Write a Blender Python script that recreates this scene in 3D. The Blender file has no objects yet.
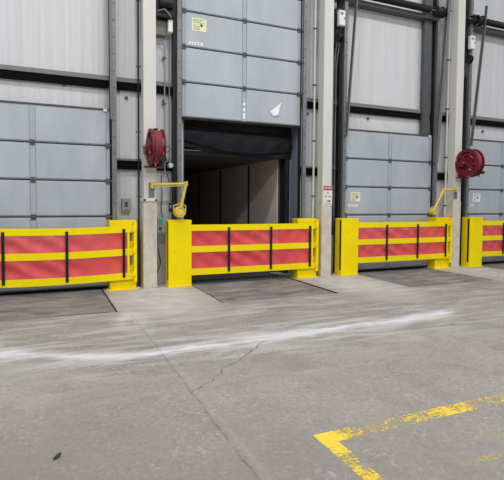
import bpy, bmesh, math, random
from mathutils import Vector, Matrix
random.seed(7)
S = bpy.context.scene
C = S.collection
PI = math.pi

# ------------------------------------------------------------------ materials
def srgb(r, g, b):
    f = lambda c: (c/255/12.92) if c/255 <= .04045 else ((c/255+.055)/1.055)**2.4
    return (f(r), f(g), f(b), 1)

class NT:
    def __init__(s, name):
        s.m = bpy.data.materials.new(name); s.m.use_nodes = True
        s.t = s.m.node_tree; s.n = s.t.nodes; s.l = s.t.links
        s.p = s.n['Principled BSDF']
        s.geo = s.n.new('ShaderNodeNewGeometry')
        s.pos = s.geo.outputs['Position']
    def set(s, sock, v):
        if isinstance(v, (int, float, tuple, list)): sock.default_value = v
        else: s.l.new(v, sock)
    def math(s, op, a, b=0.0, c=None, clamp=False):
        n = s.n.new('ShaderNodeMath'); n.operation = op; n.use_clamp = clamp
        s.set(n.inputs[0], a); s.set(n.inputs[1], b)
        if c is not None: s.set(n.inputs[2], c)
        return n.outputs[0]
    def scale(s, v, xyz):
        n = s.n.new('ShaderNodeVectorMath'); n.operation = 'MULTIPLY'
        s.set(n.inputs[0], v); n.inputs[1].default_value = xyz
        return n.outputs[0]
    def noise(s, v, sc, det=4, rough=.6, dist=0):
        n = s.n.new('ShaderNodeTexNoise'); s.l.new(v, n.inputs['Vector'])
        n.inputs['Scale'].default_value = sc; n.inputs['Detail'].default_value = det
        n.inputs['Roughness'].default_value = rough; n.inputs['Distortion'].default_value = dist
        return n.outputs['Fac']
    def rng(s, v, a, b, c=0, d=1):
        n = s.n.new('ShaderNodeMapRange'); s.set(n.inputs[0], v)
        for i, q in enumerate((a, b, c, d)): n.inputs[i+1].default_value = q
        return n.outputs[0]
    def mix(s, f, a, b, bt='MIX'):
        n = s.n.new('ShaderNodeMix'); n.data_type = 'RGBA'; n.blend_type = bt
        s.set(n.inputs[0], f); s.set(n.inputs[6], a); s.set(n.inputs[7], b)
        return n.outputs[2]
    def sep(s):
        n = s.n.new('ShaderNodeSeparateXYZ'); s.l.new(s.pos, n.inputs[0]); return n.outputs
    def bump(s, h, st, d=.01):
        n = s.n.new('ShaderNodeBump'); n.inputs['Strength'].default_value = st
        n.inputs['Distance'].default_value = d; s.l.new(h, n.inputs['Height'])
        s.l.new(n.outputs[0], s.p.inputs['Normal'])

def mat(name, col, rough=.5, metal=0, var=.0, sc=6, wear=None, wear_t=.62, stretch=(1,1,1), bump=0, spec=.4):
    k = NT(name); p = k.p
    p.inputs['Roughness'].default_value = rough; p.inputs['Metallic'].default_value = metal
    p.inputs['Specular IOR Level'].default_value = spec
    v = k.scale(k.pos, stretch)
    c = col
    if var or wear:
        n = k.noise(v, sc, 5)
        lo = tuple(x*(1-var) for x in col[:3])+(1,); hi = tuple(min(1, x*(1+var)) for x in col[:3])+(1,)
        c = k.mix(k.rng(n, .3, .7), lo, hi)
        if wear:
            n2 = k.noise(v, sc*3.1, 6, .7)
            c = k.mix(k.rng(n2, wear_t, wear_t+.12, 0, .8), c, wear)
        k.l.new(c, p.inputs['Base Color'])
        if bump: k.bump(n, bump)
    else: p.inputs['Base Color'].default_value = c
    return k.m

M = {}
M['yellow'] = mat('yellow_paint', srgb(255,226,0), .5, 0, .05, 5, srgb(214,178,10), .68, spec=.18)
M['yellow_fab'] = mat('yellow_webbing', srgb(255,228,4), .6, 0, .05, 7, spec=.18)
M['yellow_arm'] = mat('yellow_arm_paint', srgb(226,198,92), .45, 0, .08, 9)
M['black'] = mat('black_steel', srgb(26,26,28), .5, 0, .2, 8)
M['blackrub'] = mat('black_rubber', srgb(22,22,23), .75, 0, .2, 6)
M['vinyl'] = mat('black_dock_vinyl', srgb(30,32,37), .55, 0, .25, 4, bump=.1, spec=.25)
M['seal_grey'] = mat('blue_grey_seal_fabric', srgb(120,128,142), .6, 0, .15, 5, srgb(70,74,84), .62, (1,1,.4))
M['steel'] = mat('galvanised_steel', srgb(126,128,130), .42, .35, .16, 14, srgb(70,70,70), .66)
M['darksteel'] = mat('dark_grey_steel', srgb(84,87,90), .5, .2, .18, 9, srgb(48,48,48), .64)
M['rail'] = mat('lift_rail_steel', srgb(112,114,116), .5, .1, .12, 9, srgb(70,70,70), .66)
M['lip'] = mat('girt_grey_steel', srgb(122,123,126), .55, .05, .08, 9)
M['girt_black'] = mat('girt_dark_web', srgb(12,12,13), .85, 0, .1, 9, spec=.1)
M['reel'] = mat('oxblood_red_paint', srgb(116,28,38), .4, 0, .12, 12)
M['hose'] = mat('red_rubber_hose', srgb(142,54,68), .5, 0, .14, 10)
M['white'] = mat('white_enamel', srgb(232,232,226), .5, 0, .04, 9)
M['paper'] = mat('white_paper', srgb(240,242,244), .8)
M['paper_y'] = mat('pale_yellow_paper', srgb(236,236,196), .75, 0, .04, 20)
M['ink'] = mat('grey_print', srgb(120,122,112), .8)
M['inkdark'] = mat('dark_print', srgb(60,60,60), .8)
M['signred'] = mat('sign_red_print', srgb(172,60,62), .6)
M['signpink'] = mat('sign_symbol_print', srgb(206,110,106), .6)
M['boxgrey'] = mat('grey_enclosure', srgb(140,142,144), .5, 0, .08, 9)
M['brownpanel'] = mat('taupe_sheet_metal', srgb(128,120,114), .6, 0, .1, 6)
M['boxblue'] = mat('pale_blue_plastic', srgb(186,206,216), .5)
M['teal'] = mat('teal_plastic', srgb(60,150,130), .45)
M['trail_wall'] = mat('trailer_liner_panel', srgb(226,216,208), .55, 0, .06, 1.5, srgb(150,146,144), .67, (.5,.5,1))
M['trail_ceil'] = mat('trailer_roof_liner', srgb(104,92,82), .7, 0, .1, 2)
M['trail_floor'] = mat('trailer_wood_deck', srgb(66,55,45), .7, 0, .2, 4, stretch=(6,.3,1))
M['lens'] = mat('lamp_glass', srgb(220,220,210), .2)
M['leaf'] = mat('dark_scrap', srgb(52,48,44), .8)

# door skin : embossed blue-grey steel
k = NT('blue_grey_door_skin'); k.p.inputs['Roughness'].default_value = .48
n = k.noise(k.scale(k.pos, (1,1,.35)), 2.2, 5); n2 = k.noise(k.pos, 26, 4, .7)
c = k.mix(k.rng(n, .3, .72), srgb(166,174,183), srgb(184,191,200))
c = k.mix(k.rng(n2, .68, .8, 0, .35), c, srgb(120,120,122))
k.l.new(c, k.p.inputs['Base Color']); M['door'] = k.m
M['stile'] = mat('door_stile_steel', srgb(170,176,184), .5, .0, .06, 10, srgb(124,127,132), .69, (1,1,.5))

# siding : white ribbed liner with faint vertical dirt runs
k = NT('white_ribbed_siding'); k.p.inputs['Roughness'].default_value = .5
a = k.noise(k.scale(k.pos, (5.5, 1, .12)), 1.6, 5, .65)
b = k.noise(k.scale(k.pos, (18, 1, .25)), 1.0, 3, .6)
d = k.noise(k.pos, 9, 5, .7)
c = k.mix(k.rng(a, .3, .7), srgb(203,203,206), srgb(214,215,220))
c = k.mix(k.rng(b, .6, .8, 0, .3), c, srgb(188,182,174))
c = k.mix(k.rng(d, .66, .8, 0, .4), c, srgb(168,162,152))
k.l.new(c, k.p.inputs['Base Color']); M['siding'] = k.m

# columns
M['cream'] = mat('cream_painted_column', srgb(214,213,205), .6, 0, .05, 3, srgb(172,166,150), .7, (2,2,.35))
k = NT('bare_concrete_encasement'); k.p.inputs['Roughness'].default_value = .85
n = k.noise(k.pos, 5, 5); n2 = k.noise(k.pos, 60, 3, .7)
c = k.mix(k.rng(n, .3, .7), srgb(194,184,170), srgb(222,213,200))
c = k.mix(k.rng(n2, .58, .7, 0, .6), c, srgb(140,130,116))
k.l.new(c, k.p.inputs['Base Color']); k.bump(n2, .3, .004); M['concrete_col'] = k.m

# barrier mesh : slightly see-through red vinyl
def red(name, col, alpha):
    k = NT(name); k.p.inputs['Roughness'].default_value = .5
    n = k.noise(k.pos, 4, 4)
    lo = tuple(x*.9 for x in col[:3])+(1,)
    k.l.new(k.mix(k.rng(n, .3, .7), lo, col), k.p.inputs['Base Color'])
    k.p.inputs['Alpha'].default_value = alpha
    return k.m
M['red'] = red('red_vinyl_mesh', srgb(244,84,90), .82)

# floor concrete
def floor_mat():
    k = NT('worn_concrete_floor'); p = k.p
    X, Y, Z = k.sep()
    n1 = k.noise(k.pos, .55, 6, .6, .4); n2 = k.noise(k.pos, 3.2, 6, .65); n3 = k.noise(k.pos, 26, 5, .7)
    sw = k.noise(k.scale(k.pos, (.7, 4.0, 1)), 1.3, 5, .6, .6)     # sweeping marks running along the dock
    c = k.mix(k.rng(n1, .32, .68), srgb(134,130,125), srgb(153,149,143))
    c = k.mix(k.rng(n2, .5, .72, 0, .55), c, srgb(118,113,107))
    c = k.mix(k.rng(n3, .53, .70, 0, .55), c, srgb(182,178,172))
    c = k.mix(k.rng(n3, .3, .46, .6, 0), c, srgb(98,93,88))
    gx = k.math('ADD', k.math('MULTIPLY', X, .5), Y)                   # light falloff towards the near left, painted into the concrete colour
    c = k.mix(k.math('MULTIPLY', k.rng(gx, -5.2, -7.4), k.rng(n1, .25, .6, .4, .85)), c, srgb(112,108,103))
    c = k.mix(k.math('MULTIPLY', k.rng(k.noise(k.scale(k.pos, (1.6, 1, 1)), .9, 4, .55, .5), .5, .68, 0, .4), k.rng(Y, -3.6, -4.4)), c, srgb(120,116,110))
    zone = k.rng(Y, -5.5, -2.4, 0, 1)
    c = k.mix(k.math('MULTIPLY', k.rng(sw, .45, .64, 0, .62), zone), c, srgb(192,189,188))
    # scuff scratches: thin wavy voronoi cell edges broken up by noise
    for sc, th, st, colr in ((3.4, .012, .24, srgb(186,183,179)), (4.7, .02, .35, srgb(112,108,103))):
        v = k.n.new('ShaderNodeTexVoronoi'); v.feature = 'DISTANCE_TO_EDGE'; v.inputs['Scale'].default_value = sc
        dv = k.n.new('ShaderNodeVectorMath'); dv.operation = 'ADD'
        ns = k.n.new('ShaderNodeTexNoise'); ns.inputs['Scale'].default_value = 3; ns.inputs['Detail'].default_value = 4
        k.l.new(k.pos, ns.inputs['Vector']); k.l.new(k.pos, dv.inputs[0])
        k.l.new(k.scale(ns.outputs['Color'], (.5,.5,.5)), dv.inputs[1]); k.l.new(dv.outputs[0], v.inputs['Vector'])
        e = k.rng(v.outputs['Distance'], 0, th, 1, 0)
        brk = k.rng(k.noise(k.pos, 1.7, 3), .5, .62, 0, st)
        c = k.mix(k.math('MULTIPLY', e, brk, clamp=True), c, colr)
    for sc, off, st in ((1.5, 0, .5), (2.9, 7, .45), (5.2, 3, .4)):
        q = k.math('ABSOLUTE', k.math('SUBTRACT', k.noise(k.scale(k.pos, (1+.1*off, 1, 1)), sc, 2.5, .55, 1.4), .5))
        q = k.math('MULTIPLY', k.rng(q, .001, .010, st, 0), k.rng(k.noise(k.pos, 1.1+sc*.3, 3), .46, .62))
        c = k.mix(k.math('MULTIPLY', q, k.rng(n3, .35, .6), clamp=True), c, srgb(188,185,181))
    # dusty pale ground round the column feet
    def col_foot(x0):
        dx = k.math('DIVIDE', k.math('SUBTRACT', X, x0), .95); dy = k.math('DIVIDE', k.math('ADD', Y, .7), 2.0)
        r = k.math('SQRT', k.math('ADD', k.math('MULTIPLY', dx, dx), k.math('MULTIPLY', dy, dy)))
        return k.rng(r, .4, 1.2, 1, 0)
    f = k.math('MAXIMUM', k.math('MAXIMUM', col_foot(0), col_foot(4)), k.math('MAXIMUM', col_foot(8), col_foot(-4)))
    f = k.math('MULTIPLY', f, k.rng(n2, .3, .62, .3, .85))
    c = k.mix(f, c, srgb(206,203,204))
    ex = k.math('DIVIDE', k.math('ADD', X, .72), .33); ey = k.math('DIVIDE', k.math('ADD', Y, 2.4), .85)
    er = k.math('SQRT', k.math('ADD', k.math('MULTIPLY', ex, ex), k.math('MULTIPLY', ey, ey)))
    c = k.mix(k.math('MULTIPLY', k.rng(er, .2, 1, 1, 0), k.rng(n2, .35, .62, .1, .9)), c, srgb(206,203,207))
    # white dust trail
    fc = k.n.new('ShaderNodeFloatCurve')
    cv = fc.mapping.curves[0]
    P = [(-6,-2.0),(-3.4,-2.85),(-2.3,-3.3),(-1.7,-3.62),(-1.2,-3.86),(-.5,-3.93),(.9,-3.84),(2.8,-3.8),(4.0,-3.66)]
    to = lambda q: ((q[0]+6)/12, (q[1]+5)/4)
    cv.points[0].location = to(P[0]); cv.points[1].location = to(P[-1])
    for q in P[1:-1]: cv.points.new(*to(q))
    fc.mapping.update()
    k.l.new(k.rng(X, -6, 6, 0, 1), fc.inputs['Value'])
    yc = k.math('SUBTRACT', k.math('MULTIPLY', fc.outputs[0], 4.0), 5.0)
    wob = k.math('MULTIPLY', k.math('SUBTRACT', k.noise(k.pos, 1.6, 4), .5), .22)
    dy = k.math('ABSOLUTE', k.math('SUBTRACT', k.math('SUBTRACT', Y, yc), wob))
    wid = k.rng(k.noise(k.scale(k.pos, (1,0,0)), 1.1, 2), .35, .65, .13, .27)
    core = k.math('SUBTRACT', 1.0, k.math('DIVIDE', dy, wid), clamp=True)
    brk = k.rng(k.noise(k.scale(k.pos, (1.2, 5, 1)), 1.9, 6, .7), .36, .60, .12, .95)
    gap = k.math('MAXIMUM', k.rng(k.noise(k.scale(k.pos, (1,0,0)), .9, 2), .36, .5, .3, 1), k.rng(X, .0, .6))
    xr = k.math('MULTIPLY', k.rng(X, -5.5, -3.5), k.rng(X, 3.7, 4.25, 1, 0))
    st = k.math('MULTIPLY', k.math('MULTIPLY', k.math('MULTIPLY', core, brk), gap), xr)
    c = k.mix(k.math('MULTIPLY', st, 1.7, clamp=True), c, srgb(208,208,213))
    halo = k.math('MULTIPLY', k.math('MULTIPLY', k.rng(dy, 0, .8, .6, 0), k.rng(sw, .42, .62)), xr)
    c = k.mix(halo, c, srgb(200,198,198))
    # saw-cut joint running out from the dock, and a crack
    jw = k.math('MULTIPLY', k.math('SUBTRACT', k.noise(k.pos, 2.2, 3), .5), .05)
    j = k.rng(k.math('ABSOLUTE', k.math('SUBTRACT', k.math('ADD', X, .66), jw)), .004, .014, 1, 0)
    j = k.math('MULTIPLY', j, k.rng(Y, -1.9, -2.1))
    jl = k.math('MULTIPLY', k.rng(k.math('ABSOLUTE', k.math('ADD', X, .60)), 0, .04, .12, 0), k.rng(Y, -2.0, -2.4))
    c = k.mix(jl, c, srgb(182,179,174))
    c = k.mix(k.math('MULTIPLY', j, k.rng(n2, .4, .62, .05, .55)), c, srgb(84,80,76))
    cw = k.math('MULTIPLY', k.math('SUBTRACT', k.noise(k.pos, 3.5, 4), .5), .35)
    cr = k.math('ABSOLUTE', k.math('ADD', k.math('SUBTRACT', k.math('MULTIPLY', X, .93), k.math('ADD', Y, 4.55)), cw))
    cr = k.math('MULTIPLY', k.rng(cr, .004, .016, .8, 0), k.math('MULTIPLY', k.rng(X, -.7, -.6), k.rng(X, .5, .7, 1, 0)))
    c = k.mix(cr, c, srgb(92,88,84))
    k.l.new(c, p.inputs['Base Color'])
    k.l.new(k.rng(n2, .3, .7, .5, .68), p.inputs['Roughness'])
    p.inputs['Specular IOR Level'].default_value = .35
    k.bump(n3, .12, .004)
    return k.m
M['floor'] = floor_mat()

def leveler_mat():
    k = NT('worn_leveler_plate'); p = k.p
    n1 = k.noise(k.scale(k.pos, (1, 2, 1)), 1.6, 6, .65, .4); n2 = k.noise(k.pos, 12, 5, .7)
    c = k.mix(k.rng(n1, .34, .66), srgb(99,97,103), srgb(150,148,151))
    c = k.mix(k.rng(n2, .52, .72, 0, .5), c, srgb(84,79,80))
    n4 = k.noise(k.scale(k.pos, (.8, 3, 1)), 1.1, 4)
    c = k.mix(k.rng(n4, .52, .70, 0, .65), c, srgb(178,175,178))
    k.l.new(c, p.inputs['Base Color']); p.inputs['Metallic'].default_value = .15
    p.inputs['Roughness'].default_value = .55; k.bump(n2, .2, .004)
    return k.m
M['leveler'] = leveler_mat()

def paint_mat():
    k = NT('worn_yellow_floor_paint'); p = k.p
    p.inputs['Base Color'].default_value = srgb(230,198,62); p.inputs['Roughness'].default_value = .6
    n = k.noise(k.pos, 5.5, 5, .6, .5); n2 = k.noise(k.pos, 34, 5, .75)
    big = k.noise(k.pos, 1.9, 2)
    X, Y, Z = k.sep()
    dx = k.math('ADD', X, .04); dy = k.math('ADD', Y, 6.32)
    r = k.math('SQRT', k.math('ADD', k.math('MULTIPLY', dx, dx), k.math('MULTIPLY', dy, dy)))
    keep = k.math('MAXIMUM', k.rng(r, .03, .34, .17, 0), k.rng(Y, -6.36, -6.44, 0, .05))                                   # the corner kept its paint best
    bay = k.rng(k.math('ABSOLUTE', k.math('SUBTRACT', X, 1.2)), .02, .28, .10, 0)
    a = k.math('ADD', k.math('ADD', k.math('MULTIPLY', n2, .7), k.math('MULTIPLY', n, .35)), k.math('MULTIPLY', big, .15))
    a = k.math('ADD', k.math('ADD', a, keep), bay)
    k.l.new(k.rng(a, .605, .685, 0, .9), p.inputs['Alpha'])
    return k.m
M['paint'] = paint_mat()
def paint_faint():
    k = NT('almost_gone_yellow_paint'); p = k.p
    p.inputs['Base Color'].default_value = srgb(206,190,90); p.inputs['Roughness'].default_value = .6
    n2 = k.noise(k.pos, 24, 4, .7); n = k.noise(k.pos, 3.5, 3)
    a = k.math('ADD', k.math('MULTIPLY', n2, .6), k.math('MULTIPLY', n, .4))
    k.l.new(k.rng(a, .51, .61, 0, .45), p.inputs['Alpha'])
    return k.m
M['paint_faint'] = paint_faint()

# ------------------------------------------------------------------ geometry helpers
class MB:
    def __init__(s): s.bm = bmesh.new()
    def box(s, x0, x1, y0, y1, z0, z1, bev=0, rot=None, piv=None):
        r = bmesh.ops.create_cube(s.bm, size=1)
        vs = r['verts']
        for v in vs:
            v.co = Vector(((x0+x1)/2+v.co.x*(x1-x0), (y0+y1)/2+v.co.y*(y1-y0), (z0+z1)/2+v.co.z*(z1-z0)))
        if rot is not None:
            pv = Vector(piv or ((x0+x1)/2, (y0+y1)/2, (z0+z1)/2))
            for v in vs: v.co = pv + rot @ (v.co-pv)
        if bev:
            es = list({e for v in vs for e in v.link_edges})
            bmesh.ops.bevel(s.bm, geom=es, offset=bev, segments=2, affect='EDGES', profile=.6)
        return s
    def tube(s, pts, r, n=10, cap=True):
        pts = [Vector(p) for p in pts]; rings = []
        up = None
        for i, p in enumerate(pts):
            t = (pts[min(i+1, len(pts)-1)]-pts[max(i-1, 0)]).normalized()
            if up is None:
                up = Vector((0,0,1)) if abs(t.z) < .9 else Vector((1,0,0))
            a = t.cross(up)
            if a.length < 1e-4: a = t.cross(Vector((0,1,0)))
            a.normalize(); b = a.cross(t).normalized(); up = b
            rr = r[i] if isinstance(r, (list, tuple)) else r
            rings.append([s.bm.verts.new(p+rr*(math.cos(2*PI*j/n)*a+math.sin(2*PI*j/n)*b)) for j in range(n)])
        for q, w in zip(rings, rings[1:]):
            for j in range(n): s.bm.faces.new((q[j], q[(j+1) % n], w[(j+1) % n], w[j]))
        if cap:
            s.bm.faces.new(rings[0][::-1]); s.bm.faces.new(rings[-1])
        return s
    def lathe(s, prof, axis='x', at=(0,0,0), n=28):
        # prof: list of (along, radius) closed by caps at r~0
        at = Vector(at); rings = []
        for d, r in prof:
            ring = []
            for j in range(n):
                ca, sa = math.cos(2*PI*j/n)*r, math.sin(2*PI*j/n)*r
                v = {'x': (d, ca, sa), 'y': (ca, d, sa), 'z': (ca, sa, d)}[axis]
                ring.append(s.bm.verts.new(at+Vector(v)))
            rings.append(ring)
        for q, w in zip(rings, rings[1:]):
            for j in range(n): s.bm.faces.new((q[j], q[(j+1) % n], w[(j+1) % n], w[j]))
        s.bm.faces.new(rings[0][::-1]); s.bm.faces.new(rings[-1])
        return s
    def ring(s, axis_d0, axis_d1, r0, r1, axis='x', at=(0,0,0), n=32):
        # annulus solid
        at = Vector(at); rs = []
        for d, r in ((axis_d0, r0), (axis_d1, r0), (axis_d1, r1), (axis_d0, r1)):
            rg = []
            for j in range(n):
                ca, sa = math.cos(2*PI*j/n)*r, math.sin(2*PI*j/n)*r
                v = {'x': (d, ca, sa), 'y': (ca, d, sa), 'z': (ca, sa, d)}[axis]
                rg.append(s.bm.verts.new(at+Vector(v)))
            rs.append(rg)
        for i in range(4):
            q, w = rs[i], rs[(i+1) % 4]
            for j in range(n): s.bm.faces.new((q[j], q[(j+1) % n], w[(j+1) % n], w[j]))
        return s
    def poly(s, pts, axis, d0, d1):
        # extruded polygon; axis 'y': pts are (x,z); 'z': (x,y); 'x': (y,z)
        def mk(p, d): return {'y': (p[0], d, p[1]), 'z': (p[0], p[1], d), 'x': (d, p[0], p[1])}[axis]
        a = [s.bm.verts.new(mk(p, d0)) for p in pts]; b = [s.bm.verts.new(mk(p, d1)) for p in pts]
        s.bm.faces.new(a); s.bm.faces.new(b[::-1])
        m = len(pts)
        for i in range(m): s.bm.faces.new((a[i], b[i], b[(i+1) % m], a[(i+1) % m]))
        return s
    def grid(s, fn, nu, nv):
        vs = [[s.bm.verts.new(fn(i/nu, j/nv)) for j in range(nv+1)] for i in range(nu+1)]
        for i in range(nu):
            for j in range(nv): s.bm.faces.new((vs[i][j], vs[i+1][j], vs[i+1][j+1], vs[i][j+1]))
        return s
    def build(s, name, m, parent=None, smooth=False, solid=0):
        bmesh.ops.recalc_face_normals(s.bm, faces=s.bm.faces)
        me = bpy.data.meshes.new(name); s.bm.to_mesh(me); s.bm.free()
        me.materials.append(M[m] if isinstance(m, str) else m)
        if smooth:
            for f in me.polygons: f.use_smooth = True
            try: me.set_sharp_from_angle(angle=math.radians(40))
            except Exception: pass
        o = bpy.data.objects.new(name, me); C.objects.link(o)
        if parent: o.parent = parent
        if solid:
            md = o.modifiers.new('thick', 'SOLIDIFY'); md.thickness = solid; md.offset = 0
        return o

def tag(o, label, cat, group=None):
    o['label'] = label; o['category'] = cat
    if group: o['group'] = group
    return o
def thing(name, loc, label, cat, group=None):
    o = bpy.data.objects.new(name, None); C.objects.link(o); o.location = loc; o.empty_display_size = .1
    return tag(o, label, cat, group)
def struct(o, label=None):
    o['kind'] = 'structure'
    if label: o['label'] = label
    return o
def copy_tree(o, parent=None):
    c = o.copy(); C.objects.link(c)
    if parent: c.parent = parent
    for ch in list(o.children): copy_tree(ch, c)
    return c
def text_mesh(body, size, name, m, parent, loc, w=None, rot=(PI/2, 0, 0)):
    cu = bpy.data.curves.new(name, 'FONT'); cu.body = body; cu.size = size
    cu.align_x = 'CENTER'; cu.align_y = 'CENTER'; cu.extrude = .0008; cu.offset = size*.012
    o = bpy.data.objects.new(name+'_src', cu); C.objects.link(o)
    bpy.context.view_layer.update()
    me = bpy.data.meshes.new_from_object(o.evaluated_get(bpy.context.evaluated_depsgraph_get()))
    bpy.data.objects.remove(o); bpy.data.curves.remove(cu)
    me.materials.clear(); me.materials.append(M[m])
    q = bpy.data.objects.new(name, me); C.objects.link(q); q.parent = parent
    q.location = loc; q.rotation_euler = rot
    if w:
        dim = max(v.co.x for v in me.vertices)-min(v.co.x for v in me.vertices)
        q.scale = (w/dim, 1, 1)
    return q

# ------------------------------------------------------------------ setting
WY = .45            # face of the siding
PITS = [(-3.14, -.82), (.86, 3.16), (4.86, 7.16), (8.86, 11.16)]
PY0 = -1.78
def make_floor():
    b = MB(); bm = b.bm
    xs = [-9]
    for a, c in PITS: xs += [a, c]
    xs += [18]
    def q(*pts): bm.faces.new([bm.verts.new(p) for p in pts])
    q((-9,-13,0), (18,-13,0), (18,PY0,0), (-9,PY0,0))
    for i in range(0, len(xs), 2):
        q((xs[i],PY0,0), (xs[i+1],PY0,0), (xs[i+1],WY+.3,0), (xs[i],WY+.3,0))
    for a, c in PITS:
        e = WY+.3
        q((a,PY0,-.5), (c,PY0,-.5), (c,e,-.5), (a,e,-.5))
        q((a,PY0,0), (c,PY0,0), (c,PY0,-.5), (a,PY0,-.5))
        q((a,PY0,0), (a,PY0,-.5), (a,e,-.5), (a,e,0)); q((c,PY0,0), (c,PY0,-.5), (c,e,-.5), (c,e,0))
        q((a,e,0), (c,e,0), (c,e,-.5), (a,e,-.5))
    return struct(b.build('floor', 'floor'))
make_floor()

OX0, OX1, OZ = .80, 3.50, 3.42          # open doorway in bay two
def siding(b, x0, x1, z0, z1):
    # ribbed sheet: shallow trapezoid ribs every 0.1 m
    bm = b.bm; prof = []
    x = x0; p = .10
    while x < x1-1e-6:
        for dx, dy in ((0, 0), (.03, 0), (.036, -.004), (.064, -.004), (.07, 0)):
            if x+dx <= x1: prof.append((x+dx, WY+dy))
        x += p
    prof.append((x1, WY))
    lo = [bm.verts.new((a, y, z0)) for a, y in prof]; hi = [bm.verts.new((a, y, z1)) for a, y in prof]
    for i in range(len(prof)-1): bm.faces.new((lo[i], lo[i+1], hi[i+1], hi[i]))
b = MB()
siding(b, -9, OX0, 0, 9); siding(b, OX1, 18, 0, 9); siding(b, OX0, OX1, OZ, 9)
b.box(-9, OX0, WY+.01, WY+.3, 0, 9); b.box(OX1, 18, WY+.01, WY+.3, 0, 9); b.box(OX0, OX1, WY+.01, WY+.3, OZ, 9)
wall = struct(b.build('wall_back', 'siding'))
# insulation fastener washers showing under the girt
for x, z in ((-1.46,3.82), (-.48,3.80), (-.33,3.68), (.40,3.68), (5.42,3.72), (7.5,3.60), (9.3,3.66), (3.72,3.70)):
    MB().lathe([(-.03,.012), (-.03,.03), (-.012,.034), (0,.034)], 'y', (x, WY-.008, z), 12).build('fastener', 'darksteel', wall)

# girts: a grey flange over a dark web
def girt(name, x0, x1, z0, z1, lip):
    r = MB().box(x0, x1, .37, WY-.008, z1-lip, z1, .004).build(name, 'lip')
    MB().box(x0, x1, .385, WY-.008, z0, z1-lip).build('web', 'girt_black', r)
    MB().box(x0, x1, .37, WY-.008, z0-.012, z0+.004).build('lower_flange', 'girt_black', r)
    return struct(r)
girt('trim_1', -9, 18, 3.83, 4.05, .085)
for i, (a, c) in enumerate(((-.60,.60), (3.50,4.62), (7.42,8.58), (11.45,12.6))):
    girt('trim_%d' % (i+2), a, c, 2.30, 2.50, .04)

# ------------------------------------------------------------------ overhead sectional doors
PH = .67
def door(name, cx, z0, hw=1.33, PH=PH):
    root = bpy.data.objects.new(name, None); C.objects.link(root); root.location = (cx, .30, z0); root['kind'] = 'structure'
    for i in range(5):
        zb, zt = i*PH, (i+1)*PH
        p = MB()
        g = .010
        p.box(-hw, hw, .008, .05, zb+g, zt-g, .006)
        for s in (-1, 1):                      # raised face each side of the centre stile
            a, c = sorted((s*.055, s*(hw-.06)))
            p.box(a, c, -.004, .01, zb+g+.022, zt-g-.022, .005)
        po = p.build('panel', 'door', root)
        MB().box(-.042, .042, -.008, .012, zb+g+.004, zt-g-.004, .003).build('centre_stile', 'stile', po)
        for s in (-1, 1):
            a, c = sorted((s*(hw-.055), s*hw))
            MB().box(a, c, -.006, .012, zb+g+.004, zt-g-.004, .003).build('end_stile', 'stile', po)
        MB().box(-hw, hw, -.006, .012, zb+g, zb+g+.018, .003).build('lower_lip', 'steel', po)
        if i:
            for x in (-hw+.035, 0, hw-.035):
                h = MB().box(x-.04, x+.04, -.022, -.004, zb-.05, zb+.05, .004)
                h.lathe([(-.045,.014), (.045,.014)], 'x', (x, -.02, zb), 10)
                if x: h.lathe([(-.05,.03), (.02,.03)], 'x', (x+math.copysign(.07, x), .012, zb), 12)
                h.build('hinge', 'darksteel', po)
    MB().box(-hw, hw, .0, .055, -.035, .012, .004).build('bottom_seal', 'blackrub', root)
    MB().box(-hw-.01, hw+.01, -.01, .06, 5*PH, 5*PH+.03, .004).build('top_rail', 'darksteel', root)
    zt = 7.2-z0
    # steel track angle and dark jamb strip, both sides; small bolts up the track
    for s in (-1, 1):
        x = s*(hw+.005)
        a, c = sorted((x, x+s*.035)); MB().box(a, c, .0, .07, -z0, zt).build('jamb_seal', 'blackrub', root)
        a, c = sorted((x+s*.03, x+s*.115))
        t = MB().box(a, c, -.10, -.085, -z0, zt, .003)
        a2, c2 = sorted((x+s*.105, x+s*.115)); t.box(a2, c2, -.09, .08, -z0, zt)
        a3, c3 = sorted((x+s*.03, x+s*.04)); t.box(a3, c3, -.09, -.03, -z0, zt)
        t.build('track', 'steel', root)
        if s < 0:
            MB().box(x-.182, x-.118, -.02, .137, -z0, zt, .003).build('jamb_channel', 'black', root)
        bl = MB(); z = -z0+.4
        while z < zt:
            bl.lathe([(-.112,.011), (-.098,.013)], 'y', (x+s*.07, 0, z), 8); z += .31
        bl.build('track_bolts', 'darksteel', root)
    return root
D1 = door('door_1', -2.00, .035)
D2 = door('door_2', 2.095, 3.37, 1.352, .703)
D3 = door('door_3', 6.00, .035)
D4 = door('door_4', 9.94, .035)

# grey upright of bay three, and the leaning lift rails
struct(MB().box(7.02, 7.25, .30, .40, 3.42, 6.9, .004).build('trim_6', 'darksteel'))
def lean(door_, x0, z0, x1, z1, w=.06):
    L = door_.location
    ang = math.atan2(x1-x0, z1-z0); h = math.hypot(x1-x0, z1-z0)
    R = Matrix.Rotation(ang, 3, 'Y')
    b = MB(); cx, cz = (x0+x1)/2-L.x, (z0+z1)/2-L.z
    b.box(cx-w/2, cx+w/2, .12-L.y, .13-L.y, cz-h/2, cz+h/2, 0, R, (cx, .125-L.y, cz))
    b.box(cx-w/2, cx-w/2+.012, .12-L.y, .18-L.y, cz-h/2, cz+h/2, 0, R, (cx, .125-L.y, cz))
    b.build('lift_rail', 'rail', door_)
lean(D3, 4.60, 3.2, 4.86, 6.9, .045); lean(D4, 8.56, 3.2, 8.98, 6.9, .045)
lean(D3, 7.34, 2.7, 7.66, 6.9, .11); lean(D1, -.66, 3.2, -.68, 6.9, .05)

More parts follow.
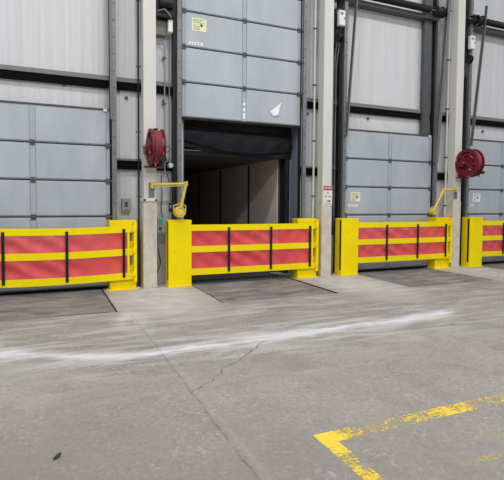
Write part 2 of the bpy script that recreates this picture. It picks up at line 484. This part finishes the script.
# ------------------------------------------------------------------ torsion shafts over doors three and four
def torsion(x0, x1, label):
    r = thing('torsion_shaft', (x0, .12, 6.47), label, 'door spring', None)
    L = x1-x0
    MB().lathe([(-.35,.016), (L+.35,.016)], 'x', n=12).build('shaft', 'steel', r, True)
    b = MB(); pr = []; x = .30
    while x < L-.30:
        pr += [(x,.068), (x+.012,.082), (x+.024,.068)]; x += .024
    b.lathe(pr, 'x', n=18).build('spring', 'black', r, True)
    for x in (.02, L-.02):
        MB().lathe([(-.10,.06), (-.10,.125), (-.085,.125), (-.07,.10), (.07,.10), (.085,.13), (.10,.13), (.10,.06)], 'x', (x,0,0), 20).build('cable_drum', 'black', r, True)
    MB().box(-.1, L+.1, .08, WY-.135, -.18, -.085, .004).build('mounting_rail', 'darksteel', r)
    for x in (-.2, L+.2):
        MB().box(x-.012, x+.012, -.08, WY-.135, -.10, .10, .004).box(x-.05, x+.05, WY-.15, WY-.135, -.14, .14).build('bearing_bracket', 'black', r)
    return r
torsion(4.62, 7.30, 'black coil torsion spring and shaft above the third closed bay, left of the rightmost column')
torsion(8.66, 11.3, 'black coil torsion spring and shaft at the top right corner, right of the rightmost column')

# ------------------------------------------------------------------ columns
def column(x, where, clamp):
    r = thing('column', (x, 0, 0), where, 'column', 'cream and concrete columns between the dock doors')
    MB().box(-.12, .12, 0, .22, 1.73, 9, .008).build('painted_shaft', 'cream', r)
    b = MB().box(-.132, .132, -.008, .23, 0, 1.73, .012)
    b.build('concrete_base', 'concrete_col', r)
    if clamp:
        MB().box(-.145, .145, -.03, -.008, 1.675, 1.73, .004).box(-.15,-.132,-.03,.2,1.68,1.725).box(.132,.15,-.03,.2,1.68,1.725).build('strap', 'white', r)
        for s in (-1, 1): MB().lathe([(-.05,.02), (0,.02)], 'y', (s*.11, -.03, 1.70), 8).build('strap_bolt', 'black', r)
    return r
column(.035, 'cream column with bare concrete foot left of the open doorway, red hose reel seen edge on', True)
column(4.0, 'cream column with bare concrete foot right of the open doorway, carrying the red and white warning sign', False)
column(7.95, 'cream column with bare concrete foot at right, red hose reel seen from its round side', False)

def pipe(name, pts, r, m, label, cat='pipe', clips=()):
    o = MB().tube(pts, r, 8).build(name, m, None, True); tag(o, label, cat)
    return o
def straight_conduit(x, y, z0, z1, r, m, label):
    o = thing('conduit', (x, y, z0), label, 'pipe')
    MB().tube([(0,0,0), (0,0,z1-z0)], r, 10).build('tube', m, o, True)
    z = .5
    while z < z1-z0:
        MB().box(-r-.02, r+.02, -r-.004, r+.004, z, z+.03, .002).build('pipe_clip', 'darksteel', o); z += 1.25
    return o
straight_conduit(-.13, .27, 0, 9, .018, 'black', 'thin black conduit running up the left edge of the column beside the open doorway')
straight_conduit(3.80, .26, 1.3, 9, .022, 'cream', 'thin cream conduit running up the left edge of the column with the warning sign')
straight_conduit(7.80, .25, 1.1, 9, .026, 'cream', 'thin cream conduit running up the left edge of the rightmost column')

# ------------------------------------------------------------------ retractable safety barriers
def barrier(x0, label, sag, db, us):
    r = thing('safety_barrier', (x0, 0, 0), label, 'barrier', 'yellow and red retractable dock barriers')
    # housing post
    P = MB().box(.376, .842, -.055, .215, .012, 1.31, .012)
    hp = P.build('housing_post', 'yellow', r)
    MB().box(.36, .853, -.075, .235, 0, .014, .003).build('base_plate', 'yellow', hp)
    MB().box(.371, .378, -.035, .02, .13, 1.27).build('slot', 'blackrub', hp)
    for z in (.42, .70, .98):
        MB().lathe([(-.008,.012), (0,.014)], 'y', (.52, -.056, z), 10).build('bolt', 'yellow_arm', hp)
    # receiver post
    Q = MB().box(3.29, 3.775, .045, .30, .012, 1.31, .01)
    rp = Q.build('receiver_post', 'yellow', r)
    MB().box(3.27, 3.795, -.02, .32, 0, .014, .003).build('base_plate', 'yellow', rp)
    MB().box(3.715, 3.775, -.045, .05, .14, 1.29, .006).build('latch_channel', 'yellow', rp)
    for z in (1.05, .60):
        MB().box(3.64, 3.70, .03, .05, z-.13, z+.02, .003).build('latch_slot', 'ink', rp)
    # curtain
    xa, xb = .835, 3.60
    def wv(u, z, amp):
        # slack folds running down to the right inside each bay of the curtain
        f = math.sin(PI*max(0, min(1, z)))
        return amp*f*(abs(math.sin(5.1*u+2.2*z+.4))*1.3+math.sin(13*u+5*z+2)*.55+math.sin(19*u-3.5*z)*.25)-.004
    def zs(u): return -sag*math.sin(PI*u)
    for i, (za, zb) in enumerate(((.77+db*.5, 1.11), (.34+db, .70+db*.5))):
        MB().grid(lambda u, v: (xa+u*(xb-xa), -.012+wv(u*2.7, v, .024), za+v*(zb-za)+zs(u)), 110, 10).build('red_panel', 'red', r, True)
    for za, zb, yy in ((1.09, 1.215, -.02), (.675+db*.5, .80+db*.5, -.02), (.235+db, .365+db, -.02)):
        MB().grid(lambda u, v: (xa+u*(3.71-xa), yy, za+v*(zb-za)+zs(u)), 24, 1).build('yellow_band', 'yellow_fab', r, False, .008)
    for u in us:
        q = zs((u-xa)/(xb-xa))
        MB().box(u-.024, u+.024, -.045, -.026, .28+db+q, 1.155+q, .004).build('batten', 'blackrub', r)
    MB().box(3.60, 3.64, -.03, -.008, .26, 1.2, .004).build('end_bar', 'yellow', r)
    for z in (1.15, .74, .30):
        MB().box(3.69, 3.76, -.06, -.035, z-.05, z+.05, .006).build('hook_plate', 'yellow', r)
    return r
barrier(-4, 'yellow and red retractable barrier across the closed door at far left', .035, -.035, (1.525, 2.54, 3.536))
barrier(0, 'yellow and red retractable barrier across the open doorway', .004, -.03, (1.64, 2.60, 3.558))
barrier(4, 'yellow and red retractable barrier between the warning sign column and the rightmost column', .004, .03, (1.685, 2.64, 3.565))
barrier(8, 'yellow and red retractable barrier at far right, cut off by the edge of the photo', .004, .02, (1.66, 2.62, 3.56))

# ------------------------------------------------------------------ dock levelers
LL = ['worn steel dock plate in the floor before the far left closed door', 'worn steel dock plate in the floor before the open doorway',
      'worn steel dock plate in the floor just right of the warning sign column', 'worn steel dock plate in the floor at far right, behind the cut off barrier']
for i, (a, c) in enumerate(PITS):
    r = thing('dock_leveler', (a, PY0, 0), LL[i], 'dock plate', 'steel dock plates set in the floor')
    w = c-a; end = 2.0 if i != 1 else 2.2
    gl, gr = ((.03, .03), (.03, .075), (.04, .04), (.03, .04))[i]
    MB().box(gl, w-gr, (.035, .012, .02, .02)[i], end, -.03, .0, .003).build('deck', 'leveler', r)
    for s in (.3, .75, 1.2, 1.7, 2.0):
        MB().box(s-.04, s+.04, .1, end-.05, -.16, -.03).build('beam', 'black', r)
    if i == 1:
        MB().box(.12, w-.14, end+.02, end+.73, .001, .020, .004).build('lip_plate', 'darksteel', r)
        MB().lathe([(.1,.03), (w-.12,.03)], 'x', (0, end+.01, -.02), 10).build('hinge_tube', 'black', r)
    for x in (.001, w-.013):
        MB().box(x, x+.012, .0, 2.0, -.10, .002).build('curb_angle', 'darksteel', r)

# ------------------------------------------------------------------ doorway: seals and trailer
b = MB().box(3.475, 3.50, WY+.005, .78, 0, OZ, .004)
o = b.build('trim_7', 'seal_grey'); struct(o)
o = MB().box(.80, .825, WY+.005, .78, 0, OZ, .004).build('trim_8', 'seal_grey'); struct(o)
struct(MB().box(.80, 3.50, .755, 1.03, -.6, -.005).build('trim_9', 'concrete_col'))
sl = thing('dock_seal', (2.1, .78, 0), 'black vinyl dock seal framing the trailer in the open doorway', 'dock seal')
def pad(x0, x1):
    b = MB()
    def fn(u, v):
        return (x0+u*(x1-x0), .02-.07*math.sin(PI*u)+.012*math.sin(v*31+u*7), v*3.42)
    b.grid(fn, 8, 60); b.box(x0, x1, .002, .25, 0, 3.42)
    b.build('side_pad', 'vinyl', sl, True)
pad(1.24, 1.372); pad(-1.42, -1.24)
def head(u, v):
    x = -1.30+u*2.7
    droop = .10*math.sin(PI*min(1, max(0, u*.95)))
    z = 3.42-v*(.74+.012*math.sin(u*9))+v*(.17*(1-u)**2) - v*droop*.3
    y = -.05*math.sin(PI*min(1, v*1.0))**.6-.02+.018*math.sin(v*19+u*5)*math.sin(PI*v)+.014*math.sin(u*27+v*6)
    return (x, y, z)
MB().box(-1.29, 1.372, .03, .25, 2.80, 3.42).build('head_pad', 'vinyl', sl)
MB().grid(head, 60, 30).build('head_curtain', 'vinyl', sl, True, .012)
def fold(u, v):
    x = -1.30+u*2.6; z = 3.30-.16*u-v*.32-.16*math.sin(PI*u)*v
    y = -.10-.04*math.sin(PI*v)+.010*math.sin(u*33+v*4)
    return (x, y, z)
MB().grid(fold, 50, 12).build('loose_flap', 'vinyl', sl, True, .008)

tr = thing('truck_trailer', (2.05, 1.10, 0), 'empty trailer with pale lined walls seen through the open doorway', 'trailer')
TL = 13.4
wl = MB().box(1.25, 1.29, 0, TL, .0, 2.70).build('side_wall', 'trail_wall', tr)
w2 = MB().box(-1.29, -1.25, 0, TL, .0, 2.70).build('side_wall', 'trail_wall', tr)
for y in (1.67, 3.92, 6.17, 8.42, 10.67):
    MB().box(1.236, 1.252, y, y+.09, .3, 2.66).build('logistics_post', 'black', wl)
    MB().box(-1.252, -1.236, y, y+.09, .3, 2.66).build('logistics_post', 'black', w2)
for q, s in ((wl, 1), (w2, -1)):
    MB().box(*sorted((s*1.232, s*1.252)), 0, TL, .02, .30).build('kick_plate', 'darksteel', q)
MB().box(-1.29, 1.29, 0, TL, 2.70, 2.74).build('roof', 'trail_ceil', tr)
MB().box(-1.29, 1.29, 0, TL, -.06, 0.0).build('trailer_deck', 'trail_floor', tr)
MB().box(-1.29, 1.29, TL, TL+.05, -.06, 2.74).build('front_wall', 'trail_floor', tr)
for x0, x1 in ((-1.33,-1.255), (1.275,1.33)):
    MB().box(x0, x1, -.03, .06, -.1, 2.78, .005).build('rear_door_frame', 'darksteel', tr)
MB().box(-1.31, 1.31, -.03, .06, 2.70, 2.80, .005).build('rear_header', 'darksteel', tr)

# ------------------------------------------------------------------ hose reels
def hose_reel(loc, R, label):
    r = thing('hose_reel', loc, label, 'hose reel', 'red hose reels on the columns')
    T = .105
    for s in (-1, 1):
        b = MB()
        b.ring(s*T-.008, s*T+.008, R*.80, R, 'x', n=40)
        b.ring(s*T-.014, s*T+.014, R*.97, R*1.02, 'x', n=40)
        b.ring(s*T-.010, s*T+.010, R*.16, R*.34, 'x', n=24)
        for a in range(5):
            an = a*2*PI/5+.5; Rm = Matrix.Rotation(an, 3, 'X')
            b.box(s*T-.007, s*T+.007, -.035, .035, R*.25, R*.85, 0, Rm, (0,0,0))
        b.build('flange', 'reel', r)
    pr = []
    MB().lathe([(-T+.01, R*.42), (T-.01, R*.42)], 'x', n=30).build('drum', 'reel', r, True)
    # wound hose: one continuous helix in two layers
    pts = []; hr = .021
    for rad, x0, x1 in ((R*.62, -T+.03, T-.03), (R*.75, T-.03, -T+.03), (R*.87, -T+.03, T-.03)):
        turns = int(abs(x1-x0)/(hr*2))+1; N = turns*28
        for i in range(N+1):
            a = 2*PI*turns*i/N; pts.append((x0+(x1-x0)*i/N, rad*math.cos(a), rad*math.sin(a)))
    MB().tube(pts, hr, 6).build('hose', 'hose', r, True)
    MB().lathe([(-T-.09,.03), (-T-.09,.055), (-T-.02,.06), (T+.03,.06), (T+.03,.03)], 'x', n=18).build('hub', 'reel', r, True)
    MB().lathe([(-T-.13,.025), (-T-.09,.025)], 'x', n=12).build('swivel_joint', 'steel', r, True)
    # side arm and foot carrying the drum to the column
    back = -loc[1]
    b = MB()
    b.box(-T-.055, -T-.025, -.06, back-.10, -.06, .06, .012)
    b.box(-T-.06, -T-.02, back-.27, back-.012, -.10, .06, .015)
    b.box(-T-.05, -T-.022, -R*.86, .03, -.04, .04, .01, Matrix.Rotation(.62, 3, 'X'), (0, 0, 0))
    b.build('side_arm', 'reel', r)
    b = MB(); b.box(-T-.05, T+.09, back-.17, back-.03, -R-.035, -R-.005, .006); b.box(-.06, .06, back-.05, back-.012, -R-.02, -R+.06, .006)
    b.build('foot_bracket', 'reel', r)
    b = MB().tube([(T+.02, -R*.2, -.02), (T+.10, -R*.3, .02), (T+.14, -R*.3, -.03), (T+.10, -R*.25, -.09), (T+.03, -R*.2, -.08)], .010, 8)
    b.build('hose_guide', 'reel', r, True)
    b = MB().box(-.01, T+.02, -R*1.02, -R*.74, -R*.84, -R*.62, .01).lathe([(-R*1.05,.014), (-R*.85,.024)], 'z', (.02, -R*.78, 0), 10)
    b.build('hose_stopper', 'black', r, True)
    MB().box(-.03, .05, .02, .14, R*.98, R*1.07, .01).build('latch', 'black', r)
    return r
hose_reel((.065, -.38, 2.665), .325, 'dark red hose reel seen edge on, left of the open doorway')
hose_reel((8.00, -.32, 2.69), .345, 'dark red hose reel seen from its round side, before the rightmost column')

# ------------------------------------------------------------------ swing-arm dock lights
def dock_light(loc, elbow, head, label, q=1.0):
    r = thing('dock_light', loc, label, 'dock light', 'yellow swing arm dock lights')
    e = Vector(elbow); h = Vector(head)
    MB().box(-.05, .05, -.02, .0, -.22, .06, .004).build('wall_plate', 'steel', r)
    MB().lathe([(-.05,.03), (.06,.03)], 'z', (.0, -.05, 0), 14).build('pivot', 'yellow_arm', r, True)
    MB().tube([(0, -.05, .02), e], .026, 10).build('upper_arm', 'yellow_arm', r, True)
    MB().tube([(0, -.05, -.03), e*.97+Vector((0, 0, -.035))], .010, 8).build('tie_rod', 'yellow_arm', r, True)
    MB().lathe([(-.045,.036), (.045,.036)], 'z', e, 14).build('elbow', 'yellow_arm', r, True)
    d = h-e
    MB().tube([e, h], .030, 10).build('lower_arm', 'yellow_arm', r, True)
    # lamp head: a shallow can facing out to the dock
    lm = MB()
    sc = lambda P: [(a*q, b*q) for a, b in P]
    lm.lathe(sc([(-.09,.03), (-.085,.065), (-.03,.10), (.06,.105), (.075,.112), (.08,.112), (.08,.09)]), 'y', h, 22)
    lm.ring(-.095*q, -.06*q, .075*q, .095*q, 'y', h, 22)
    lh = lm.build('lamp_head', 'yellow_arm', r, True)
    MB().lathe(sc([(.079,.09), (.085,.088)]), 'y', h, 22).build('lens', 'lens', lh, True)
    MB().tube([h+Vector(v)*q for v in ((-.11,0,.0), (-.13,0,.12), (0,0,.16), (.12,0,.12), (.11,0,0))], .012, 8).build('yoke', 'yellow_arm', r, True)
    return r
dock_light((.06, -.002, 1.97), (.645, -.13, .05), (.52, -.13, -.50), 'yellow swing arm dock light beside the open doorway')
dock_light((7.88, -.002, 2.01), (-.51, -.11, .0), (-.84, -.11, -.545), 'yellow swing arm dock light left of the rightmost column', .75)

# ------------------------------------------------------------------ wall boxes, operators, cables
def box_thing(name, x0, x1, y0, y1, z0, z1, m, label, cat, parts=()):
    r = thing(name, ((x0+x1)/2, y1, z0), label, cat)
    w, d, h = x1-x0, y1-y0, z1-z0
    MB().box(-w/2, w/2, -d, 0, 0, h, .008).build('enclosure', m, r)
    MB().box(-w/2+.012, w/2-.012, -d-.008, -d+.002, .012, h-.012, .004).build('cover', m, r)
    for nm, pm, (a, c, e, f) in parts:
        MB().box(-w/2+a*w, -w/2+c*w, -d-.02, -d-.006, e*h, f*h, .004).build(nm, pm, r)
    return r
box_thing('switch_box', -.44, -.28, .34, WY-.008, 1.46, 1.72, 'boxgrey', 'grey switch box on the siding above the far left barrier', 'switch box',
          [('switch_handle', 'inkdark', (.35,.65,.4,.75)), ('rating_plate', 'steel', (.25,.75,.12,.25))])
cb = box_thing('control_box', .19, .37, .10, .22, 1.05, 1.36, 'boxgrey', 'small control box with teal button half behind the yellow post by the open doorway', 'control box',
          [('button', 'teal', (.15,.6,.55,.9)), ('button', 'inkdark', (.2,.5,.2,.4))])
MB().box(-.06, .06, 0, .225, .1, .2).build('bracket', 'darksteel', cb)
op = thing('door_operator', (.36, WY-.008, 5.2), 'black door motor at the top left of the open doorway', 'door motor')
MB().box(-.19, .16, -.30, 0, .03, .60, .02).build('motor_housing', 'black', op)
MB().lathe([(-.12,.03), (-.12,.10), (.14,.10), (.14,.03)], 'x', (0, -.34, .28), 20).build('motor_can', 'black', op, True)
MB().tube([(-.15,-.31,.12), (-.02,-.36,.16), (.10,-.34,.06), (.12,-.28,.04)], .014, 8).build('cable', 'boxgrey', op, True)
MB().box(-.02, .03, -.33, -.30, .30, .42, .003).build('nameplate', 'white', op)
box_thing('sheet_metal_panel', .19, .43, .30, WY-.008, 4.93, 5.225, 'brownpanel', 'taupe metal panel under the door motor by the open doorway', 'panel')
box_thing('junction_box', .44, .53, .20, WY-.008, 4.98, 5.22, 'white', 'slim white box under the door motor by the open doorway', 'junction box')
for x, lab, zo in ((4.42, 'third bay, right of the warning sign column', 0), (8.45, 'fourth bay, right of the rightmost column', 0)):
    r = thing('chain_hoist', (x, WY-.008, .9), 'black chain operator with hanging loop in the '+lab, 'door hoist', 'black chain operators')
    MB().box(-.09, .03, -.20, 0, 4.35, 5.22, .015).build('hoist_housing', 'black', r)
    MB().lathe([(-.05,.03), (-.05,.11), (-.03,.11), (-.02,.08), (.02,.08), (.03,.11), (.05,.11), (.05,.03)], 'x', (-.02, -.26, 4.55), 20).build('chain_wheel', 'black', r, True)
    MB().box(-.10, .01, -.06, 0, 0, 4.4, .004).build('chain_guide', 'black', r)
    MB().tube([(-.06,-.22,4.5), (-.065,-.10,3.9), (-.06,-.10,.35), (-.03,-.10,.2), (0,-.10,.35), (0,-.11,3.9), (.01,-.22,4.5)], .012, 8).build('chain', 'steel', r, True)
for x, z, lab in ((4.41, 5.68, 'white control box above the black chain operator right of the warning sign column'),
                (8.47, 5.70, 'white control box above the black chain operator right of the rightmost column')):
    box_thing('control_box', x-.08, x+.08, .10, .19, z, z+.34, 'white', lab, 'control box', [('latch', 'inkdark', (.8,.9,.4,.55)), ('nameplate', 'boxgrey', (.2,.6,.7,.85))])
    # carried on the hoist housing by a bracket
cq = thing('conduit', (.40, .345, 2.2), 'thin grey conduit curving down the siding under the door motor', 'pipe')
MB().tube([(-.20,0,2.64), (-.08,0,2.66), (-.02,0,2.62), (0,0,2.52), (0,0,1.0), (0,0,0)], .014, 8).build('tube', 'boxgrey', cq, True)
for z in (.5, 1.4, 2.3): MB().box(-.03, .03, -.018, WY-.346-.007, z, z+.03, .002).build('pipe_clip', 'darksteel', cq)
pj = thing('junction_box', (.50, .30, 2.30), 'round pale blue junction box on the conduit left of the open doorway', 'junction box')
MB().lathe([(-.05,.02), (-.05,.045), (-.01,.052), (.07,.052), (.07,.02)], 'y', (0,-.02,.09), 18).build('housing', 'boxblue', pj, True)
MB().tube([(0,.03,.13), (0,.06,.5), (0,.06,2.6)], .012, 8).build('feed_pipe', 'boxgrey', pj, True)
pd = thing('pendant_control', (.49, .28, 1.48), 'black pendant control hanging beside the yellow dock light by the open doorway', 'pendant control')
MB().box(-.028, .028, -.03, .02, -.02, .16, .012).build('handset', 'black', pd)
MB().tube([(0,0,.15), (.01,0,.45), (-.02,.03,.65), (-.05,.1,.76)], .009, 8).build('cable', 'black', pd, True)
MB().box(-.018, .018, -.036, -.029, .06, .12, .003).build('buttons', 'boxgrey', pd)
pipe('hanging_cable', [(.32,.30,2.20), (.33,.28,1.8), (.31,.26,1.5), (.34,.24,1.30)], .012, 'inkdark', 'dark cable hanging behind the dock light arm by the open doorway', 'cable')
pipe('hanging_cable', [(.24,.33,1.10), (.22,.28,.8), (.30,.26,.45), (.24,.27,.25), (.20,.30,.5)], .012, 'inkdark', 'loose dark cable behind the yellow post by the open doorway, near the floor', 'cable')

# ------------------------------------------------------------------ signs and papers
sg = thing('warning_sign', (4.015, -.002, 1.52), 'red and white warning sign with hazard symbol on the column right of the open doorway', 'sign')
MB().box(-.118, .118, -.012, -.006, .10, .53, .003).build('sign_plate', 'white', sg)
hd = MB().box(-.112, .112, -.0145, -.011, .425, .525, .001).build('header', 'signred', sg)
text_mesh('DANGER', .07, 'header_lettering', 'white', sg, (0, -.0155, .475), .19)
b = MB()
for a in (90, 210, 330):
    x, z = .055*math.cos(math.radians(a)), .055*math.sin(math.radians(a))+.315
    b.poly([(x+.036*math.cos(math.radians(a+t)), z+.036*math.sin(math.radians(a+t))) for t in (0, 120, 240)], 'y', -.0145, -.011)
b.build('hazard_symbol', 'signpink', sg)
b = MB()
b.box(-.03, .03, -.0145, -.011, .175, .195).poly([(.03,.155), (.09,.185), (.03,.215)], 'y', -.0145, -.011).box(-.09, -.05, -.0145, -.011, .14, .15)
b.box(-.05, .08, -.0145, -.011, .12, .13)
b.build('arrow_print', 'inkdark', sg)

def notice(loc, w, h, m, label):
    r = thing('door_notice', loc, label, 'notice', 'paper notices on the doors')
    MB().box(-w/2, w/2, -.004, 0, 0, h, .001).build('sheet', m, r)
    b = MB(); z = h*.9
    for i in range(3):
        b.box(-w*.42, w*.40-(i % 2)*w*.2, -.0055, -.0035, h*(.86-i*.12), h*(.90-i*.12))
    b.box(-w*.45, w*.45, -.0055, -.0035, h*.48, h*.495)
    for i in range(3):
        b.box(-w*.42, w*.05, -.0055, -.0035, h*(.34-i*.12), h*(.38-i*.12))
    b.build('print_lines', 'ink', r)
    MB().lathe([(-.0058,.028), (-.0035,.028)], 'y', (w*.16, 0, h*.46), 14).build('round_symbol', 'inkdark', r)
    return r
FY = .2955
notice((1.095, FY, 5.12), .31, .255, 'paper_y', 'pale yellow notice on the upper left panel of the raised door')
notice((4.99, FY, 1.70), .27, .225, 'paper_y', 'pale yellow notice on the closed door right of the warning sign column')
notice((8.98, FY, 1.72), .28, .22, 'paper', 'white notice on the closed door right of the rightmost column')
for x, z, w, lab in ((1.03, 4.86, .30, 'narrow white label strip under the notice on the raised door'),
                     (4.92, 1.60, .27, 'narrow white label strip under the notice on the door right of the warning sign column'),
                     (8.82, 1.62, .12, 'short white label strip under the notice on the far right door')):
    r = thing('label_strip', (x, FY, z), lab, 'label')
    MB().box(-w/2, w/2, -.004, 0, -.025, .03, .001).build('strip', 'paper', r)
    b = MB()
    for i in range(4): b.box(-w*.4+i*w*.2, -w*.4+i*w*.2+w*.13, -.0055, -.0035, -.008, .012)
    b.build('print_marks', 'boxgrey', r)
# torn sheet, hanging by one corner, curled
def torn(u, v):
    ax, az = -.13+u*.10+v*.02, -.05-u*.10
    bx, bz = .16-u*.06, .18-u*.26
    x = ax+(bx-ax)*v; z = az+(bz-az)*v
    return (x, -.006-.03*u*math.sin(PI*v)-.012*v*(1-v), z)
o = MB().grid(torn, 8, 8).build('torn_paper', 'paper', None, True, .002); o.location = (2.82, FY, 3.68)
tag(o, 'torn white sheet taped on the bottom panel of the raised door', 'paper')

# tape scrap on the centre stile of the raised door
for z0, z1 in ((3.44,3.56), (3.60,3.66), (3.72,3.78)):
    MB().box(-.03, .03, -.0095, -.0075, z0-3.37, z1-3.37).build('tape_scrap', 'paper', D2)
for D in (D1, D3):
    MB().box(1.22, 1.29, -.03, .0, 5*PH-.03, 5*PH+.02, .006).build('top_bracket', 'white', D)

# ------------------------------------------------------------------ floor paint and litter
b = MB()
b.box(-.075, 5.2, -6.37, -6.225, .0006, .0016); b.box(-.075, .045, -9.0, -6.37, .0006, .0016)
tag(b.build('floor_line', 'paint'), 'worn yellow painted corner line on the concrete floor', 'floor marking')
b = MB()
b.box(.93, 1.32, -6.70, -6.66, .0006, .0014); b.box(.66, 1.6, -6.97, -6.91, .0006, .0014); b.box(.90, 1.3, -6.80, -6.74, .0006, .0014)
tag(b.build('floor_line', 'paint_faint'), 'almost worn away yellow paint traces inside the corner line', 'floor marking')
o = MB().grid(lambda u, v: ((u-.5)*.075, (v-.5)*.03*(1-(2*u-1)**2*.8), .004+.012*abs(math.sin(3*u+2*v))), 6, 4).build('debris_scrap', 'leaf', None, True, .003)
o.location = (-1.77, -5.83, .002); o.rotation_euler = (0, 0, .9); tag(o, 'dark scrap lying alone on the floor at lower left', 'litter')
for x, y, lab in ((-.76, .02, 'white crumb on the floor under the right end of the far left barrier'), (-.19, .02, 'white crumb on the floor between the far left barrier and its column')):
    bm = MB(); bmesh.ops.create_icosphere(bm.bm, subdivisions=1, radius=.022)
    for v in bm.bm.verts: v.co *= random.uniform(.7, 1.2); v.co.z *= .7
    o = bm.build('debris_crumb', 'paper'); o.location = (x, y, .016); tag(o, lab, 'litter')

# ------------------------------------------------------------------ light
W = bpy.data.worlds.new('World'); S.world = W; W.use_nodes = True
bg = W.node_tree.nodes['Background']; bg.inputs[0].default_value = (.93, .97, 1, 1); bg.inputs[1].default_value = .43
def lamp(x, y, z, sx, sy, e):
    l = bpy.data.lights.new('high_bay', 'AREA'); l.shape = 'RECTANGLE'; l.size = sx; l.size_y = sy; l.energy = e
    l.color = (1, .985, .95)
    o = bpy.data.objects.new('high_bay_light', l); C.objects.link(o); o.location = (x, y, z); return o
for x in (-5, 0, 5, 10):
    k_ = {-5: 1.3, 0: 1.1, 5: .95, 10: .75}[x]
    lamp(x, -3.7, 9.3, 1.4, .5, 145*k_)
    lamp(x, -11.0, 9.0, 1.4, .5, 320*k_)

# ------------------------------------------------------------------ camera
cd = bpy.data.cameras.new('camera'); co = bpy.data.objects.new('camera', cd); C.objects.link(co)
rt = Vector((0.9151087, -0.40314415, 0.0071315)); up = Vector((0.01243465, 0.04589548, 0.99886885)); fw = Vector((0.40301543, 0.9139849, -0.0470123))
m = Matrix((( rt.x, up.x, -fw.x, -1.83120628), (rt.y, up.y, -fw.y, -9.10856095), (rt.z, up.z, -fw.z, 1.68201367), (0,0,0,1)))
co.matrix_world = m
cd.sensor_fit = 'HORIZONTAL'; cd.sensor_width = 36; cd.lens = 474.459/504*36
cd.shift_x = -.0016; cd.shift_y = -(240-223.857)/504
cd.clip_start = .05
S.camera = co
vs = S.view_settings
S.display_settings.display_device = 'sRGB'
vs.view_transform = 'Standard'; vs.look = 'None'; vs.gamma = 1; vs.exposure = 0; vs.use_curve_mapping = False
